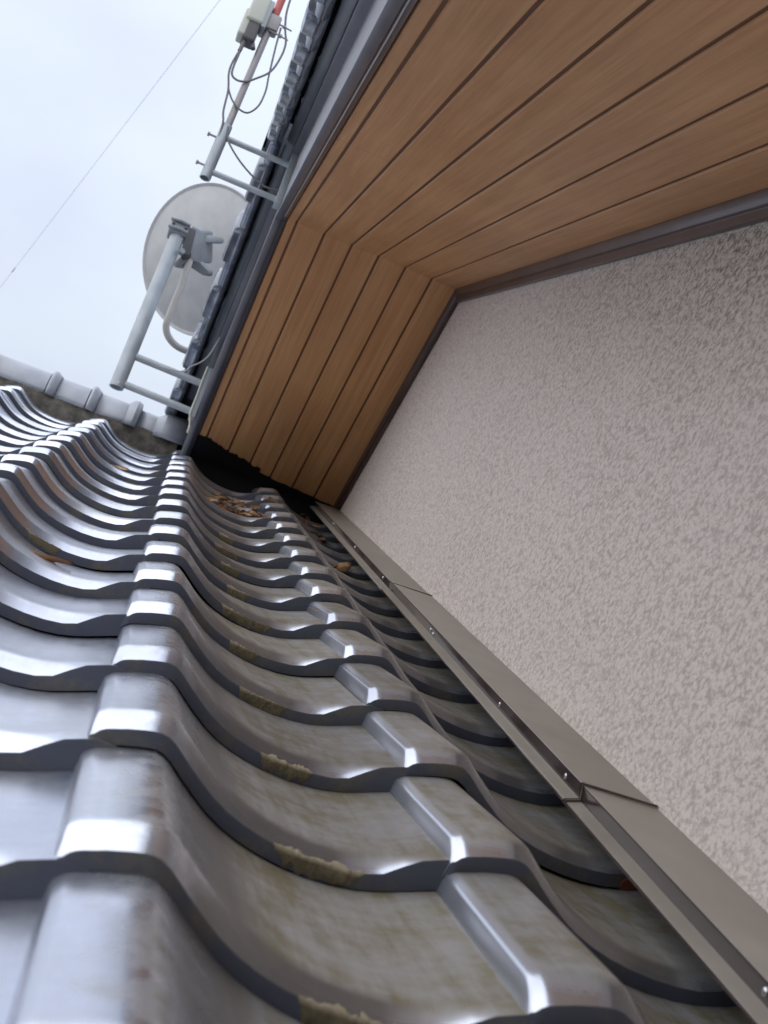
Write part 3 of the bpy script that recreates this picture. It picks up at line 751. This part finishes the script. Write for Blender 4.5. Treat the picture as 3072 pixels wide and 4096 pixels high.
# ------------------------------------------------------------------ upper aerial mast near the gable peak
YA = 2.95
amast = tag(empty('antenna_mast', (0.037, YA, 1.67)), 'slim weathered aerial pole held out from the gable peak by a two-arm bracket', 'mast')
tube_obj('pole', [(-0.1385, YA, 1.74), (-0.1235, YA, 2.75)], 0.0088, M_POLE, amast, 20)
tube_obj('sleeve', [(-0.1415, YA, 1.655), (-0.1395, YA, 1.808)], 0.0135, M_GALV, amast, 20, hollow=0.02)
for z in (1.7765, 1.6775): tube_obj('arm', [(-0.131, YA, z), (0.033, YA, z - 0.001)], 0.0072, M_GALV, amast, 14)
bm = bmesh.new(); box(bm, 0.0295, 0.0445, YA - 0.016, YA + 0.016, 1.660, 1.792); bevel_obj(obj('wall_plate', bm, M_GALV, amast), 0.001)
for z in (1.769, 1.687):
    tube_obj('set_screw', [(-0.150, YA, z), (-0.1715, YA, z)], 0.0028, M_POLE, amast, 8)
    tube_obj('set_screw', [(-0.1695, YA, z), (-0.1745, YA, z)], 0.0055, M_POLE, amast, 8)
tube_obj('red_tape', [(-0.1316, YA, 2.148), (-0.1302, YA, 2.30)], 0.0098, M_TAPE, amast, 20)

amp = tag(empty('booster_box', (-0.165, YA, 2.05)), 'cream and grey weatherproof aerial booster box clamped to the slim pole', 'booster')
bm = bmesh.new(); box(bm, -0.194, -0.150, YA - 0.030, YA + 0.025, 2.092, 2.172); bevel_obj(obj('cover', bm, M_BOX, amp), 0.008, 3)
bm = bmesh.new(); box(bm, -0.1535, -0.1415, YA - 0.026, YA + 0.022, 2.088, 2.168); bevel_obj(obj('back_plate', bm, M_BOXG, amp), 0.003, 2)
bm = bmesh.new(); box(bm, -0.200, -0.180, YA - 0.024, YA + 0.02, 2.046, 2.125); bevel_obj(obj('side_cover', bm, M_BOX, amp), 0.007, 3)
bm = bmesh.new(); box(bm, -0.186, -0.154, YA - 0.024, YA + 0.018, 2.040, 2.100); bevel_obj(obj('terminal_block', bm, M_DARKP, amp), 0.006, 3)
tube_obj('terminal_boot', [(-0.176, YA - 0.01, 2.045), (-0.1785, YA - 0.01, 2.008)], 0.0052, M_CABLE, amp, 10)
tube_obj('terminal_boot', [(-0.158, YA - 0.01, 2.045), (-0.150, YA - 0.014, 2.026)], 0.006, M_DARKP, amp, 10)
bm = bmesh.new(); box(bm, -0.146, -0.112, YA - 0.018, YA + 0.018, 2.098, 2.142); bevel_obj(obj('pole_clamp', bm, M_POLE, amp), 0.005, 2)
for z in (2.125, 2.096): tube_obj('u_bolt', [(-0.132, YA - 0.012, z), (-0.080, YA - 0.012, z - 0.006)], 0.0022, M_POLE, amp, 8)
for z in (2.125, 2.096): tube_obj('bolt_nut', [(-0.1035, YA - 0.012, z - 0.003), (-0.0975, YA - 0.012, z - 0.004)], 0.0055, M_POLE, amp, 6)

def cable(name, pts, r, m, label, cat='cable', group=None):
    o = tube_obj(name, smooth_path(pts, 8), r, m, None, 8); return tag(o, label, cat, group)
f = YA - 0.012
cable('coax_cable', [(-0.1785, f, 2.010), (-0.1835, f, 1.965), (-0.181, f, 1.935), (-0.168, f, 1.893), (-0.160, f, 1.836), (-0.1505, f, 1.805), (-0.1465, f + .004, 1.76)], 0.0026, M_CABLE,
      'dark coax cable dropping straight from the booster box to the pole sleeve')
cable('coax_cable', [(-0.1765, f, 2.005), (-0.176, f, 1.945), (-0.161, f, 1.929), (-0.138, f, 1.934), (-0.118, f, 1.953), (-0.091, f, 1.989), (-0.081, f, 2.041), (-0.083, f, 2.082), (-0.098, f, 2.122), (-0.110, f, 2.18), (-0.113, f, 2.30), (-0.117, f + .008, 2.6)], 0.0027, M_CABLE,
      'dark coax cable swinging in the upper loop across the pole and past the red tape')
cable('coax_cable', [(-0.168, f, 1.897), (-0.160, f, 1.884), (-0.148, f, 1.870), (-0.128, f, 1.857), (-0.105, f, 1.857), (-0.088, f, 1.886), (-0.085, f, 1.931), (-0.092, f, 1.98), (-0.102, f, 2.061), (-0.107, f, 2.115)], 0.0024, M_CABLE,
      'dark coax cable hanging in the lower loop under the pole clamp')
cable('coax_cable', [(-0.136, f, 1.80), (-0.123, f, 1.765), (-0.078, f, 1.725), (-0.023, f, 1.695), (0.010, f, 1.69), (0.044, f, 1.70)], 0.0024, M_CABLE,
      'dark coax cable running from the pole sleeve back under the roof edge')
cable('coax_cable', [(-0.10, 3.72, 1.475), (-0.034, 3.70, 1.478), (-0.017, 3.70, 1.502), (0.008, 3.70, 1.53), (0.022, 3.70, 1.565), (0.030, 3.70, 1.62)], 0.0022, M_CABLEW,
      'pale thin coax cable looping from the dish bracket arm up under the verge')
p1 = Vector((-1.886, 12.0, 4.90)); p2 = Vector((-0.637, 7.0, 5.05)); dv_ = (p2 - p1) / 5
pts = []
for i in range(41):
    t = -24 + i * 1.2; q = p1 + dv_ * t; pts.append(q + Vector((0, 0, 0.0006 * (t - 2.5) ** 2 - 0.004)))
tag(tube_obj('overhead_wire', pts, 0.0014, M_WIRE, None, 8), 'thin overhead wire crossing the pale sky', 'wire')
q = p1 + dv_ * 0.47 + Vector((0, 0, -0.001)); tag(tube_obj('wire_splice', [q - dv_ * 0.05, q + dv_ * 0.05], 0.005, M_WIRE, None, 8), 'small splice on the overhead wire in the sky', 'wire splice')

# ------------------------------------------------------------------ dry leaves lying in the valleys
def leaf_mesh(ph):
    bm = bmesh.new(); L, W = 0.042, 0.0085; rows = 7; g = []
    for i in range(rows):
        t = i / (rows - 1); w = W * math.sin(math.pi * (0.08 + 0.9 * t)) ** 0.8
        y = (t - 0.5) * L; z = 0.003 * math.sin(t * 3 + ph) + 0.0012 * math.sin(t * 7 + 2 * ph)
        tw = 0.55 * math.sin(ph + t * 2)
        g.append([bm.verts.new((u * w * math.cos(tw), y, z + u * w * math.sin(tw) + 0.0032 * abs(u))) for u in (-1, 0, 1)])
    for a, b in zip(g, g[1:]):
        for k in range(2): bm.faces.new((a[k], a[k + 1], b[k + 1], b[k]))
    bmesh.ops.solidify(bm, geom=list(bm.faces), thickness=0.0006)
    for fc in bm.faces: fc.smooth = True
    me = bpy.data.meshes.new('dry_leaf'); bm.to_mesh(me); bm.free(); me.materials.append(M_LEAF); return me
LM = [leaf_mesh(p) for p in (0.2, 1.4, 2.9, 4.4)]
def leaf(x, s, w, label, group, rz=None, sc_=1.0, tilt=0.35):
    o = obj('dry_leaf', LM[random.randrange(4)], None, None)
    o.matrix_basis = Matrix.Translation(RP(x, s, w)) @ RROT @ Matrix.Rotation(random.uniform(-tilt, tilt), 4, 'Y') @ Matrix.Rotation(random.uniform(-tilt, tilt), 4, 'X') @ Matrix.Rotation(random.uniform(0, 6.28) if rz is None else rz, 4, 'Z') @ Matrix.Diagonal((sc_, sc_, sc_, 1))
    return tag(o, label, 'leaf', group)
def surf(x, s):
    u = (x - XA) % PITCH; f = -.03
    for (a, fa), (b, fb) in zip(PXW, PXW[1:]):
        if a <= u <= b: f = fa + (fb - fa) * (u - a) / (b - a); break
    t = ((s - S0) % ROW) / ROW
    return f + (FACE + DROP) * (1 - t) - (DROP * 0.6 if t < 0.1 else 0)
for i in range(32):
    x = random.gauss(0.215, 0.034); s = 3.30 + 0.36 * random.random()
    leaf(x, s, surf(x, s) + 0.006, 'dry brown leaf scrap in the drift in the valley below the black gap', 'leaf drift below the black gap', sc_=random.uniform(.6, 1.25))
for i in range(9):
    x = random.gauss(0.446, 0.010); s = 3.45 + 0.65 * i / 8
    leaf(x, s, surf(x, s) + 0.005, 'dry brown leaf scrap in the upper drift beside the wall flashing', 'leaf drift beside the flashing', rz=random.uniform(-.5, .5), sc_=random.uniform(.7, 1.2))
leaf(0.440, 2.93, surf(.440, 2.93) + .014, 'curled orange leaf lying nearer the flashing joint, the lower of two', None, rz=0.25, sc_=1.45)
leaf(0.446, 3.02, surf(.446, 3.02) + .012, 'long tan leaf lying just above the curled orange leaf by the flashing', None, rz=0.6, sc_=1.6)
leaf(-0.083, 1.765, surf(-.083, 1.765) + .003, 'long thin tan leaf lying against a tile front in the bright tiles', None, rz=1.45, sc_=1.35, tilt=.1)
leaf(-0.085, 3.335, surf(-.085, 3.335) + .003, 'reddish brown leaf in the bright valley near the ridge', None, rz=1.2, sc_=1.1, tilt=.1)
leaf(0.275, 1.945, surf(.275, 1.945) + .014, 'tiny tan leaf bit beside a bright tile edge', None, rz=0.9, sc_=0.35, tilt=.1)
